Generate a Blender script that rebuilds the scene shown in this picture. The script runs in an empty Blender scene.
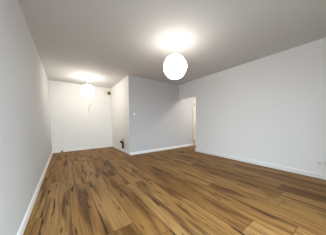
import bpy, bmesh, math
from mathutils import Vector, Matrix, Euler
C = bpy.context.scene.collection
sc = bpy.context.scene
PI = math.pi

# ------------------------------------------------ camera, world, exposure
F, CY, PITCH, YAW, ROLL, CAMH = 138.777, 129.736, -0.0595, 0.6173, -0.0099, 1.1301
cd = bpy.data.cameras.new('camera')
cd.sensor_fit = 'HORIZONTAL'; cd.sensor_width = 36.0
cd.lens = F * 36.0 / 326.0
cd.shift_y = (CY - 117.5) / 326.0
cd.clip_start = 0.02
cam = bpy.data.objects.new('camera', cd); C.objects.link(cam)
r = Vector((math.cos(YAW), -math.sin(YAW), 0))
fw = Vector((math.sin(YAW)*math.cos(PITCH), math.cos(YAW)*math.cos(PITCH), math.sin(PITCH)))
u = r.cross(fw)
r2 = r*math.cos(ROLL) + u*math.sin(ROLL)
u2 = -r*math.sin(ROLL) + u*math.cos(ROLL)
M = Matrix((r2, u2, -fw)).transposed().to_4x4()
M.translation = Vector((0, 0, CAMH))
cam.matrix_world = M
sc.camera = cam

SKY = 14.5                # brightness of the daylight outside the window
LAMP_MAIN = 8.3
LAMP_ALCOVE = 14.2
HALL_W = 28.0
w = bpy.data.worlds.new('sky'); sc.world = w; w.use_nodes = True
wt = w.node_tree; bg = wt.nodes['Background']
wtc = wt.nodes.new('ShaderNodeTexCoord'); wsp = wt.nodes.new('ShaderNodeSeparateXYZ')
wmr = wt.nodes.new('ShaderNodeMapRange'); wmr.inputs['From Min'].default_value = -1
wrp = wt.nodes.new('ShaderNodeValToRGB')
wt.links.new(wtc.outputs['Generated'], wsp.inputs[0]); wt.links.new(wsp.outputs['Z'], wmr.inputs['Value'])
wt.links.new(wmr.outputs[0], wrp.inputs['Fac']); wt.links.new(wrp.outputs['Color'], bg.inputs['Color'])
we = wrp.color_ramp.elements                       # ground, horizon, overcast sky
we[0].position = 0.0; we[0].color = (0.08, 0.10, 0.14, 1)
we[1].position = 1.0; we[1].color = (0.80, 0.89, 0.98, 1)
for p_, c_ in ((0.47, (0.16, 0.19, 0.23, 1)), (0.54, (0.66, 0.77, 0.89, 1))):
    e_ = we.new(p_); e_.color = c_
bg.inputs['Strength'].default_value = SKY

sc.view_settings.view_transform = 'Standard'
sc.view_settings.look = 'None'
sc.view_settings.exposure = 0.30
sc.view_settings.gamma = 1.0
sc.view_settings.use_curve_mapping = False
sc.cycles.max_bounces = 12
sc.cycles.diffuse_bounces = 8
sc.cycles.sample_clamp_indirect = 6.0

# ------------------------------------------------ room dimensions (metres)
H = 2.65
XL, XR, XS = -0.4048, 3.9902, 1.7719
YB, YC, YD, HD = 6.5104, 4.4227, 3.5069, 2.0603
YR = -0.5                # the window wall behind the camera
XE = 5.75                # far wall of the hallway
T = 0.12

# window opening in the wall behind the camera
WX0, WX1, WZ0, WZ1 = -0.2, 1.8, 0.12, 2.30
def portal(name, loc, rot, sx, sy):
    pl = bpy.data.lights.new(name, 'AREA')
    pl.shape = 'RECTANGLE'; pl.size = sx; pl.size_y = sy
    pl.cycles.is_portal = True                # guides the sky's own light through the opening
    po = bpy.data.objects.new(name, pl); C.objects.link(po)
    po.location = loc; po.rotation_euler = rot
portal('window_daylight', ((WX0+WX1)/2, YR-0.1, (WZ0+WZ1)/2), (PI/2, 0, 0), WX1-WX0, WZ1-WZ0)

# the hallway's ceiling light, round the corner behind the right wall
hl = bpy.data.lights.new('hallway_light', 'AREA'); hl.shape = 'DISK'; hl.size = 0.35
hl.energy = HALL_W; hl.color = (1.0, 0.95, 0.885)
ho = bpy.data.objects.new('hallway_light', hl); C.objects.link(ho); ho.location = (4.85, 3.1, H-0.02)

# ------------------------------------------------ materials
def nodes(name):
    m = bpy.data.materials.new(name); m.use_nodes = True
    nt = m.node_tree
    return m, nt, nt.nodes['Principled BSDF']

def paint(name, col, rough=0.6, var=0.03, bump=0.04, scale=60):
    m, nt, b = nodes(name)
    tc = nt.nodes.new('ShaderNodeTexCoord')
    n = nt.nodes.new('ShaderNodeTexNoise'); n.inputs['Scale'].default_value = scale
    n.inputs['Detail'].default_value = 3
    nt.links.new(tc.outputs['Object'], n.inputs['Vector'])
    ramp = nt.nodes.new('ShaderNodeValToRGB')
    ramp.color_ramp.elements[0].color = tuple(c*(1-var) for c in col)+(1,)
    ramp.color_ramp.elements[1].color = tuple(min(1, c*(1+var)) for c in col)+(1,)
    nt.links.new(n.outputs['Fac'], ramp.inputs['Fac'])
    nt.links.new(ramp.outputs['Color'], b.inputs['Base Color'])
    b.inputs['Roughness'].default_value = rough
    if bump:
        bp = nt.nodes.new('ShaderNodeBump'); bp.inputs['Strength'].default_value = bump
        bp.inputs['Distance'].default_value = 0.002
        nt.links.new(n.outputs['Fac'], bp.inputs['Height'])
        nt.links.new(bp.outputs['Normal'], b.inputs['Normal'])
    return m

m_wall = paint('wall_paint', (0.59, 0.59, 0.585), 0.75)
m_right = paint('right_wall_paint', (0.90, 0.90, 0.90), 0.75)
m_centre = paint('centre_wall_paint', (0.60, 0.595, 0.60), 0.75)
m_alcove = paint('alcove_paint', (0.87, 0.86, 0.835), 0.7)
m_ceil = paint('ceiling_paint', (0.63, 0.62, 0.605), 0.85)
m_trim = paint('trim_white', (0.90, 0.895, 0.88), 0.35, 0.015, 0)
m_casing = paint('casing_cream', (0.74, 0.70, 0.63), 0.45, 0.03, 0)
m_door = paint('door_white', (0.78, 0.76, 0.70), 0.4, 0.02, 0)
m_plastic = paint('white_plastic', (0.84, 0.84, 0.82), 0.3, 0.01, 0)
m_socket = paint('socket_grey_plastic', (0.66, 0.66, 0.66), 0.4, 0.02, 0)  # slightly grey plastic of the socket wells
m_black = paint('black_rubber', (0.012, 0.011, 0.010), 0.45, 0.1, 0)
m_hole = paint('duct_hole_shade', (0.06, 0.055, 0.035), 0.8, 0.2, 0)  # dark colour stands in for the shade inside the duct
m_plaster = paint('raw_plaster', (0.82, 0.77, 0.62), 0.9, 0.06, 0.2, 25)
m_cable = paint('grey_cable', (0.42, 0.41, 0.38), 0.5, 0.03, 0)
m_steel = paint('dull_metal', (0.30, 0.29, 0.27), 0.35, 0.05, 0)
m_brass = paint('hinge_metal', (0.05, 0.035, 0.025), 0.4, 0.05, 0)

def glass_mat():
    m, nt, b = nodes('window_glass')
    nt.nodes.remove(b)
    out = nt.nodes['Material Output']
    tr = nt.nodes.new('ShaderNodeBsdfTransparent'); tr.inputs['Color'].default_value = (.96, .98, .97, 1)
    gl = nt.nodes.new('ShaderNodeBsdfGlossy'); gl.inputs['Roughness'].default_value = 0.02
    mx = nt.nodes.new('ShaderNodeMixShader'); mx.inputs['Fac'].default_value = 0.06
    nt.links.new(tr.outputs[0], mx.inputs[1]); nt.links.new(gl.outputs[0], mx.inputs[2])
    nt.links.new(mx.outputs[0], out.inputs['Surface'])
    return m
m_glass = glass_mat()

def lamp_mat(name, col, strength):
    m, nt, b = nodes(name)
    b.inputs['Base Color'].default_value = (0.9, 0.89, 0.86, 1)
    b.inputs['Roughness'].default_value = 0.5
    b.inputs['Emission Color'].default_value = col+(1,)
    b.inputs['Emission Strength'].default_value = strength
    return m
m_shade_main = lamp_mat('lit_shade_main', (1.0, 0.94, 0.85), LAMP_MAIN)
m_shade_alc = lamp_mat('lit_shade_alcove', (1.0, 0.95, 0.87), LAMP_ALCOVE)
m_bulb = lamp_mat('lit_bulb', (1.0, 0.9, 0.76), 30)

def floor_mat():
    m, nt, b = nodes('oak_planks')
    N = nt.nodes.new; L = nt.links.new
    PW, PL = 0.28, 1.85
    def math_(op, a, bb=None, c=None):
        n = N('ShaderNodeMath'); n.operation = op
        for i, v in enumerate((a, bb, c)):
            if v is None: continue
            if isinstance(v, (int, float)): n.inputs[i].default_value = v
            else: L(v, n.inputs[i])
        return n.outputs[0]
    tc = N('ShaderNodeTexCoord'); sp = N('ShaderNodeSeparateXYZ')
    L(tc.outputs['Object'], sp.inputs[0])
    X, Y = sp.outputs[0], sp.outputs[1]
    xs = math_('DIVIDE', math_('ADD', X, 5.02), PW)
    row = math_('FLOOR', xs); fx = math_('FRACT', xs)
    wn = N('ShaderNodeTexWhiteNoise'); wn.noise_dimensions = '1D'; L(row, wn.inputs['W'])
    ys = math_('ADD', math_('DIVIDE', math_('ADD', Y, 10.0), PL), wn.outputs['Value'])
    col = math_('FLOOR', ys); fy = math_('FRACT', ys)
    cid = N('ShaderNodeCombineXYZ'); L(row, cid.inputs[0]); L(col, cid.inputs[1])
    pn = N('ShaderNodeTexWhiteNoise'); pn.noise_dimensions = '2D'; L(cid.outputs[0], pn.inputs['Vector'])
    rnd = pn.outputs['Value']
    # grain coordinates: stretched along the plank, shifted per plank
    def coords(kx, ky, kr):
        c = N('ShaderNodeCombineXYZ')
        L(math_('MULTIPLY', X, kx), c.inputs[0]); L(math_('MULTIPLY', Y, ky), c.inputs[1])
        L(math_('MULTIPLY', rnd, kr), c.inputs[2]); return c.outputs[0]
    def noise(vec, scale, detail, rough=.55, dist=0):
        n = N('ShaderNodeTexNoise'); L(vec, n.inputs['Vector'])
        n.inputs['Scale'].default_value = scale; n.inputs['Detail'].default_value = detail
        n.inputs['Roughness'].default_value = rough; n.inputs['Distortion'].default_value = dist
        return n.outputs['Fac']
    def ramp(v, stops):
        r_ = N('ShaderNodeValToRGB'); e = r_.color_ramp.elements
        while len(e) < len(stops): e.new(0.5)
        for el, (p, c) in zip(e, stops): el.position = p; el.color = c if len(c) == 4 else c+(1,)
        L(v, r_.inputs['Fac']); return r_.outputs['Color']
    def mix(fac, a, bcol, mode='MIX'):
        n = N('ShaderNodeMix'); n.data_type = 'RGBA'; n.blend_type = mode
        if isinstance(fac, float): n.inputs['Factor'].default_value = fac
        else: L(fac, n.inputs['Factor'])
        for s, v in ((6, a), (7, bcol)):
            if isinstance(v, tuple): n.inputs[s].default_value = v+(1,)
            else: L(v, n.inputs[s])
        return n.outputs['Result']
    base = ramp(rnd, [(0.0, (0.245, 0.122, 0.038)), (0.3, (0.300, 0.155, 0.048)),
                      (0.7, (0.340, 0.183, 0.060)), (1.0, (0.375, 0.212, 0.077))])
    broad = noise(coords(10.0, 0.95, 37.0), 1.0, 3, .5, .4)      # dark heartwood bands
    bandm = ramp(broad, [(0.36, (1, 1, 1)), (0.49, (0, 0, 0))])
    c1 = mix(bandm, base, mix(0.72, base, (0.075, 0.026, 0.006)))
    fine = noise(coords(34.0, 1.3, 91.0), 1.0, 4, .6, .3)
    finem = ramp(fine, [(0.36, (0.50, 0.43, 0.36)), (0.56, (1, 1, 1))])
    c2 = mix(0.70, c1, finem, 'MULTIPLY')
    streak = noise(coords(22.0, 2.0, 53.0), 1.0, 2.5, .5, .4)   # dark cracks and knots
    streakm = ramp(streak, [(0.32, (1, 1, 1)), (0.37, (0, 0, 0))])
    c3 = mix(streakm, c2, (0.042, 0.015, 0.006))
    # seams
    ex = math_('MULTIPLY', math_('MINIMUM', fx, math_('SUBTRACT', 1.0, fx)), PW)
    ey = math_('MULTIPLY', math_('MINIMUM', fy, math_('SUBTRACT', 1.0, fy)), PL)
    seam = math_('LESS_THAN', math_('MINIMUM', ex, ey), 0.0024)
    c4 = mix(seam, c3, (0.045, 0.025, 0.012))
    L(c4, b.inputs['Base Color'])
    rr = N('ShaderNodeMapRange'); L(fine, rr.inputs['Value'])
    rr.inputs['To Min'].default_value = 0.45; rr.inputs['To Max'].default_value = 0.62
    L(rr.outputs[0], b.inputs['Roughness'])
    b.inputs['Specular IOR Level'].default_value = 0.16
    bp = N('ShaderNodeBump'); bp.inputs['Strength'].default_value = 0.12; bp.inputs['Distance'].default_value = 0.002
    L(math_('SUBTRACT', fine, seam), bp.inputs['Height']); L(bp.outputs['Normal'], b.inputs['Normal'])
    return m
m_floor = floor_mat()

# ------------------------------------------------ mesh helpers
def box(bm, x0, y0, z0, x1, y1, z1, bev=0.0, seg=2):
    r_ = bmesh.ops.create_cube(bm, size=1.0)
    vs = r_['verts']
    for v in vs:
        v.co = Vector(((x0+x1)/2+v.co.x*(x1-x0), (y0+y1)/2+v.co.y*(y1-y0), (z0+z1)/2+v.co.z*(z1-z0)))
    if bev:
        es = list({e for v in vs for e in v.link_edges})
        bmesh.ops.bevel(bm, geom=es, offset=bev, segments=seg, affect='EDGES', profile=.5)

def tube(bm, pts, rad, n=12, caps=True):
    pts = [Vector(p) for p in pts]
    rads = rad if isinstance(rad, (list, tuple)) else [rad]*len(pts)
    rings = []; prev = None
    for i, p in enumerate(pts):
        d = (pts[min(i+1, len(pts)-1)]-pts[max(i-1, 0)]).normalized()
        if prev is None:
            a = d.orthogonal().normalized()
        else:
            a = (prev - d*prev.dot(d)).normalized()
        prev = a; b_ = d.cross(a)
        rings.append([bm.verts.new(p+(a*math.cos(2*PI*k/n)+b_*math.sin(2*PI*k/n))*rads[i]) for k in range(n)])
    for i in range(len(rings)-1):
        for k in range(n):
            bm.faces.new((rings[i][k], rings[i][(k+1) % n], rings[i+1][(k+1) % n], rings[i+1][k]))
    if caps:
        bm.faces.new(list(reversed(rings[0]))); bm.faces.new(rings[-1])

def lathe(bm, prof, cx=0, cy=0, n=32):
    """profile of (radius, z) turned about a vertical axis"""
    rings = [[bm.verts.new((cx+rr*math.cos(2*PI*k/n), cy+rr*math.sin(2*PI*k/n), z)) for k in range(n)] for rr, z in prof]
    for i in range(len(rings)-1):
        for k in range(n):
            bm.faces.new((rings[i][k], rings[i][(k+1) % n], rings[i+1][(k+1) % n], rings[i+1][k]))
    bm.faces.new(rings[0]); bm.faces.new(list(reversed(rings[-1])))

def obj(name, bm, mat, parent=None, smooth=False):
    bmesh.ops.recalc_face_normals(bm, faces=bm.faces[:])
    me = bpy.data.meshes.new(name); bm.to_mesh(me); bm.free()
    me.materials.append(mat)
    if smooth:
        for p in me.polygons: p.use_smooth = True
    o = bpy.data.objects.new(name, me); C.objects.link(o)
    if parent: o.parent = parent
    return o

def struct(name, boxes, mat, parent=None, bev=0.0):
    bm = bmesh.new()
    for b_ in boxes: box(bm, *b_, bev=bev)
    o = obj(name, bm, mat, parent)
    if parent is None: o['kind'] = 'structure'
    return o

def thing(name, label, cat, loc, group=None):
    o = bpy.data.objects.new(name, None); C.objects.link(o)
    o.empty_display_size = 0.1
    o.location = loc; o['label'] = label; o['category'] = cat
    if group: o['group'] = group
    return o

# ------------------------------------------------ the setting
Y0 = YR - T
struct('floor', [(XL-T, Y0, -0.1, XE+T, YB+T, 0)], m_floor)
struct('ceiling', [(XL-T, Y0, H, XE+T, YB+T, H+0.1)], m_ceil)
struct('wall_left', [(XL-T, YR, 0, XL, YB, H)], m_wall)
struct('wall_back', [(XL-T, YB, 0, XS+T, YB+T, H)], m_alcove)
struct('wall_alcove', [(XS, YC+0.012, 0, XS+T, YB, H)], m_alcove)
DX0, DX1 = 4.90, 5.70            # door in the hallway's end of the centre wall
DH = 2.03
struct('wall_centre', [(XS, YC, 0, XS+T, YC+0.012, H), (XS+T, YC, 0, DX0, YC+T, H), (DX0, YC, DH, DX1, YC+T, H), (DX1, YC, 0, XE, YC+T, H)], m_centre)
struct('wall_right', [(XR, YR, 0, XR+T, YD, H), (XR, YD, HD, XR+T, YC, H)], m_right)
struct('wall_hall', [(XE, 1.6, 0, XE+T, YC+T, H)], m_wall)
struct('wall_hall_end', [(XR+T, 1.6-T, 0, XE+T, 1.6, H)], m_wall)
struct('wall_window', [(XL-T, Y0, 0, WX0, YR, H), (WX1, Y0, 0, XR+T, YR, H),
                       (WX0, Y0, 0, WX1, YR, WZ0), (WX0, Y0, WZ1, WX1, YR, H)], m_wall)

def window(name, p, rz, wd, ht):
    """p: lower middle of the opening on the wall's inner face; local -Y points outside"""
    wn = bpy.data.objects.new(name, None); C.objects.link(wn); wn['kind'] = 'structure'
    wn.location = p; wn.rotation_euler = (0, 0, rz)
    def wobj(nm, boxes, mat, bev=0.0):
        bm = bmesh.new()
        for b_ in boxes: box(bm, *b_, bev=bev)
        return obj(nm, bm, mat, wn)
    f, x = 0.06, wd/2
    wobj('window_frame', [(-x, -.09, 0, -x+f, -.03, ht), (x-f, -.09, 0, x, -.03, ht),
                          (-x+f, -.09, 0, x-f, -.03, f), (-x+f, -.09, ht-f, x-f, -.03, ht),
                          (-.04, -.09, f, .04, -.03, ht-f)], m_trim, 0.004)
    wobj('pane', [(-x+f, -.064, f, -.04, -.058, ht-f)], m_glass)
    wobj('pane', [(.04, -.064, f, x-f, -.058, ht-f)], m_glass)
    wobj('window_sill', [(-x-.04, 0.0, -.03, x+.04, .12, 0), (-x, -.03, -.005, x, 0.0, 0)], m_trim, 0)
window('window_1', ((WX0+WX1)/2, YR, WZ0), 0, WX1-WX0, WZ1-WZ0)

# baseboards: a moulded strip along each wall
BH, BT = 0.095, 0.016
def baseboard(name, runs):
    """runs: (x0, y0, x1, y1, nx, ny): line on the wall face, normal into the room"""
    bm = bmesh.new()
    prof = [(0, 0), (BT, 0), (BT, BH*.80), (BT*.75, BH*.90), (BT*.35, BH), (0, BH)]
    for x0, y0, x1, y1, nx, ny in runs:
        a = [bm.verts.new((x0+nx*d, y0+ny*d, z)) for d, z in prof]
        c = [bm.verts.new((x1+nx*d, y1+ny*d, z)) for d, z in prof]
        n = len(prof)
        for i in range(n): bm.faces.new((a[i], a[(i+1) % n], c[(i+1) % n], c[i]))
        bm.faces.new(a); bm.faces.new(list(reversed(c)))
    o = obj(name, bm, m_trim); o['kind'] = 'structure'
    return o
baseboard('baseboard_left', [(XL, YR, XL, YB, 1, 0)])
baseboard('baseboard_back', [(XL+BT, YB, XS-BT, YB, 0, -1)])
baseboard('baseboard_alcove', [(XS, YB, XS, YC-BT, -1, 0)])
baseboard('baseboard_centre', [(XS, YC, DX0-.10, YC, 0, -1)])
baseboard('baseboard_right', [(XR, YR, XR, YD+BT, -1, 0), (XR, YD, XR+T, YD, 0, 1)])
baseboard('baseboard_hall', [(XE, 1.6, XE, YC, -1, 0)])
baseboard('baseboard_window', [(XL+BT, YR, XR-BT, YR, 0, 1)])

# door in the hallway, seen past the end of the right wall
dr = bpy.data.objects.new('door_1', None); C.objects.link(dr); dr['kind'] = 'structure'
dr.location = (DX0, YC, 0)
def dpart(name, boxes, mat, bev=0.002, parent=None):
    bm = bmesh.new()
    for b_ in boxes: box(bm, *b_, bev=bev)
    o = obj(name, bm, mat, parent or dr)
    for v in o.data.vertices: v.co -= dr.location
    return o
dpart('door_frame', [(DX0-.09, YC-.018, 0, DX0+.005, YC, DH+.09), (DX1-.005, YC-.018, 0, DX1+.04, YC, DH+.09),
                     (DX0+.005, YC-.018, DH-.005, DX1-.005, YC, DH+.09)], m_casing)
leaf = dpart('door_leaf', [(DX0+.008, YC+.004, 0.008, DX1-.008, YC+.044, DH-.008)], m_door)
for z0 in (0.14, 1.80):
    bm = bmesh.new(); tube(bm, [(DX0+.008, YC-.012, z0), (DX0+.008, YC-.012, z0+.15)], .019, 10)
    h = obj('hinge', bm, m_brass, dr)
    for v in h.data.vertices: v.co -= dr.location
bm = bmesh.new()
tube(bm, [(DX1-.08, YC+.005, 1.02), (DX1-.08, YC-.045, 1.02), (DX1-.10, YC-.05, 1.02), (DX1-.20, YC-.05, 1.02)], .009, 10)
h = obj('door_handle', bm, m_steel, leaf)
for v in h.data.vertices: v.co -= dr.location

# ------------------------------------------------ pendant lamps
def shade_bm(R):
    """ball of thirty interlocking curved panels (one per edge of an icosahedron)"""
    ico = bmesh.new(); bmesh.ops.create_icosphere(ico, subdivisions=1, radius=1.0)
    ico.faces.ensure_lookup_table()
    bm = bmesh.new(); n = 7
    for e in ico.edges:
        a, b_ = [v.co.normalized() for v in e.verts]
        c, d = [f_.calc_center_median().normalized() for f_ in e.link_faces]
        grid = []
        for i in range(n+1):
            row = []
            for j in range(n+1):
                s, t = i/n, j/n
                p = a*(1-s)*(1-t) + c*s*(1-t) + b_*s*t + d*(1-s)*t
                lift = 0.035*math.sin(PI*s)*math.sin(PI*t) + 0.03*(s-.5)*(t-.5)*4*(-1)
                row.append(bm.verts.new(p.normalized()*R*(0.985+lift)))
            grid.append(row)
        for i in range(n):
            for j in range(n):
                bm.faces.new((grid[i][j], grid[i+1][j], grid[i+1][j+1], grid[i][j+1]))
    ico.free()
    return bm

def pendant(label, x, y, zc, R, mat):
    t = thing('pendant_lamp', label, 'lamp', (x, y, H))
    zc = zc - H                                # parts hang below the ceiling point
    bm = bmesh.new(); lathe(bm, [(.062, 0), (.064, -.012), (.058, -.03), (.035, -.042), (.012, -.048)])
    obj('ceiling_rose', bm, m_plastic, t, True)
    bm = bmesh.new(); tube(bm, [(0, 0, -.046), (0, 0, (zc+R)*.5-.02), (0, 0, zc+.10)], .0045, 8)
    obj('cord', bm, m_plastic, t, True)
    bm = bmesh.new(); lathe(bm, [(.012, zc+.12), (.022, zc+.10), (.022, zc+.05), (.018, zc+.04)], n=16)
    sk = obj('socket', bm, m_plastic, t, True)
    bm = bmesh.new(); lathe(bm, [(.013, zc+.045), (.018, zc+.03), (.03, zc+.0), (.031, zc-.015), (.024, zc-.036), (.008, zc-.046)], n=16)
    obj('bulb', bm, m_bulb, sk, True)
    bm = shade_bm(R)
    for v in bm.verts: v.co.z += zc
    s = obj('lamp_shade', bm, mat, t, True)
    return t
pendant('white globe pendant lamp hanging in the main room, the larger and nearer of two', 1.809, 2.119, 2.185, 0.225, m_shade_main)
pendant('white globe pendant lamp hanging in the bright alcove in front of its back wall', 0.698, 5.357, 2.19, 0.205, m_shade_alc)

# ------------------------------------------------ switches and sockets
def switch(label, loc, rz):
    t = thing('light_switch', label, 'light switch', loc)
    t.rotation_euler = (0, 0, rz)              # local -Y looks into the room
    bm = bmesh.new(); box(bm, -.042, -.010, -.042, .042, 0, .042, .004); obj('frame', bm, m_plastic, t)
    bm = bmesh.new(); box(bm, -.029, -.014, -.029, .029, -.009, .029, .002); obj('rocker', bm, m_plastic, t)
switch('white light switch on the grey centre wall near its left corner', (1.94, YC, 1.392), 0)
switch('white light switch on the right wall beside the hallway opening', (XR, 3.30, 1.40), -PI/2)

def outlet(label, loc, rz, n=1):
    t = thing('wall_outlet', label, 'outlet', loc)
    t.rotation_euler = (0, 0, rz)
    hw = .042 + .0355*(n-1)
    bm = bmesh.new(); box(bm, -hw, -.010, -.042, hw, 0, .042, .004); obj('frame', bm, m_plastic, t)
    for k in range(n):
        cx = (k-(n-1)/2)*.071
        bm = bmesh.new()
        tube(bm, [(cx, -.0095, 0), (cx, -.0125, 0)], .026, 20)
        f_ = obj('socket_face', bm, m_plastic, t)
        bm = bmesh.new(); tube(bm, [(cx, -.012, 0), (cx, -.0129, 0)], .0195, 20)
        for dx in (-.0095, .0095):
            tube(bm, [(cx+dx, -.0125, 0), (cx+dx, -.0135, 0)], .003, 8)
        obj('socket_well', bm, m_socket, f_)
outlet('small white single outlet low on the right wall near the hallway opening', (XR, 3.044, 0.287), -PI/2, 1)
outlet('white double outlet low on the right wall at the right edge of the photo', (XR, 0.362, 0.30), -PI/2, 2)

# ------------------------------------------------ alcove fittings
# duct opening with a patch of bare plaster
t = thing('duct_opening', 'dark round duct opening in a cream plaster patch high on the alcove back wall', 'vent', (1.685, YB, 2.41))
bm = bmesh.new()
n = 28; R = .066
outer = []
px0, px1, pz0, pz1 = -.205, .083, -.125, .135
for k in range(n):
    a = 2*PI*k/n
    cx, cz = math.cos(a), math.sin(a)
    s = min((px1 if cx > 0 else -px0)/max(abs(cx), 1e-6), (pz1 if cz > 0 else -pz0)/max(abs(cz), 1e-6))
    wob = 1 - .03*(k % 3)
    outer.append((cx*s*wob, cz*s*wob))
oi = [bm.verts.new((x*1, -.004, z)) for x, z in outer]
ob = [bm.verts.new((x*1, 0, z)) for x, z in outer]
ii = [bm.verts.new((R*math.cos(2*PI*k/n), -.004, R*math.sin(2*PI*k/n))) for k in range(n)]
ib = [bm.verts.new((R*math.cos(2*PI*k/n), 0, R*math.sin(2*PI*k/n))) for k in range(n)]
for k in range(n):
    q = (k+1) % n
    bm.faces.new((oi[k], oi[q], ii[q], ii[k])); bm.faces.new((ob[k], ob[q], oi[q], oi[k]))
    bm.faces.new((ii[k], ii[q], ib[q], ib[k]))
o = obj('plaster_patch', bm, m_plaster, t); o['label'] = 'cream plaster patch'
bm = bmesh.new()
tube(bm, [(0, -.010, 0), (0, -.001, 0)], [R+.006, R+.006], 28, False)
tube(bm, [(0, -.010, 0), (0, -.002, 0)], [R-.002, R-.002], 28, False)
tube(bm, [(0, -.010, 0), (0, -.0101, 0)], [R-.002, R+.006], 28, False)
obj('duct_collar', bm, m_steel, t)
bm = bmesh.new(); tube(bm, [(0, -.003, 0), (0, -.0005, 0)], R-.001, 28); o = obj('duct_mouth', bm, m_hole, t); o['label'] = 'dark duct mouth'  # flat disc on the uncut wall, the hole's darkness painted on

# cable stub on the alcove back wall
def curve_pts(ctrl, n=8):
    pts = []
    P = [Vector(ctrl[0])]+[Vector(c) for c in ctrl]+[Vector(ctrl[-1])]
    for i in range(1, len(P)-2):
        for k in range(n):
            t_ = k/n
            a, b_, c, d = P[i-1], P[i], P[i+1], P[i+2]
            pts.append(.5*((2*b_)+(c-a)*t_+(2*a-5*b_+4*c-d)*t_*t_+(3*b_-a-3*c+d)*t_**3))
    pts.append(P[-2]); return pts
t = thing('cable_stub', 'thin grey cable stub curling out of the alcove back wall below the lamp', 'cable', (0.96, YB, 1.87))
bm = bmesh.new()
tube(bm, curve_pts([(0, 0, 0), (-.01, -.03, .0), (-.06, -.05, -.05), (-.115, -.045, -.14), (-.125, -.04, -.22), (-.115, -.04, -.29)]), .0065, 8)
obj('sheath', bm, m_cable, t, True)
bm = bmesh.new()
tube(bm, curve_pts([(-.115, -.04, -.285), (-.112, -.045, -.31), (-.10, -.05, -.325)], 4), .0035, 6)
tube(bm, curve_pts([(-.117, -.04, -.285), (-.12, -.045, -.31), (-.122, -.05, -.33)], 4), .0035, 6)
obj('bare_wires', bm, m_cable, t, True)

# black drain pipe with an elbow, standing off the alcove's side wall
px, py = XS-.05, 4.99
t = thing('drain_pipe', 'black plastic drain pipe with elbow standing up against the alcove side wall', 'pipe', (XS, py, .15))
ox = px-XS
q = [i*PI/2/6 for i in range(7)]
bm = bmesh.new()
tube(bm, [(ox, 0, 0), (ox, 0, .22)], .031, 16)
obj('pipe', bm, m_black, t, True)
bm = bmesh.new(); tube(bm, [(ox, 0, .0), (ox, 0, .004), (ox, 0, .05), (ox, 0, .054)], [.03, .038, .038, .03], 16); obj('collar', bm, m_black, t, True)
bm = bmesh.new(); box(bm, ox-.036, -.02, .10, 0, .02, .125, .004); obj('wall_clamp', bm, m_black, t)
bm = bmesh.new()
tube(bm, [(ox, 0, .17), (ox, 0, .20)] + [(ox-.04+.04*math.cos(a), -.01*math.sin(a), .215+.04*math.sin(a)) for a in q] + [(ox-.085, -.012, .255), (ox-.095, -.012, .255)],
     [.036]*8+[.036, .040, .040], 16)
obj('elbow', bm, m_black, t, True)

t = thing('water_valve', 'small grey water valve on the alcove side wall above the black pipe', 'valve', (XS, 4.99, .485))
bm = bmesh.new(); tube(bm, [(0, 0, 0), (-.006, 0, 0)], .028, 16); tube(bm, [(-.004, 0, 0), (-.06, 0, 0)], .012, 12); obj('body', bm, m_steel, t, True)
bm = bmesh.new(); box(bm, -.075, -.012, -.035, -.055, .012, .028, .004); obj('handle', bm, m_steel, t)

# pipes at the foot of the alcove back wall, left corner
t = thing('pipe_stub', 'white pipe stub with black end at the foot of the alcove back wall', 'pipe', (-.075, YB, .11))
bm = bmesh.new()
tube(bm, curve_pts([(.0, -.030, .12), (.0, -.030, .05), (-.005, -.032, .0), (-.02, -.040, -.045)], 6), .012, 10)
obj('pipe', bm, m_plastic, t, True)
bm = bmesh.new(); tube(bm, [(-.018, -.039, -.04), (-.04, -.075, -.072), (-.065, -.115, -.088)], [.016, .022, .022], 10); obj('end_cap', bm, m_black, t, True)
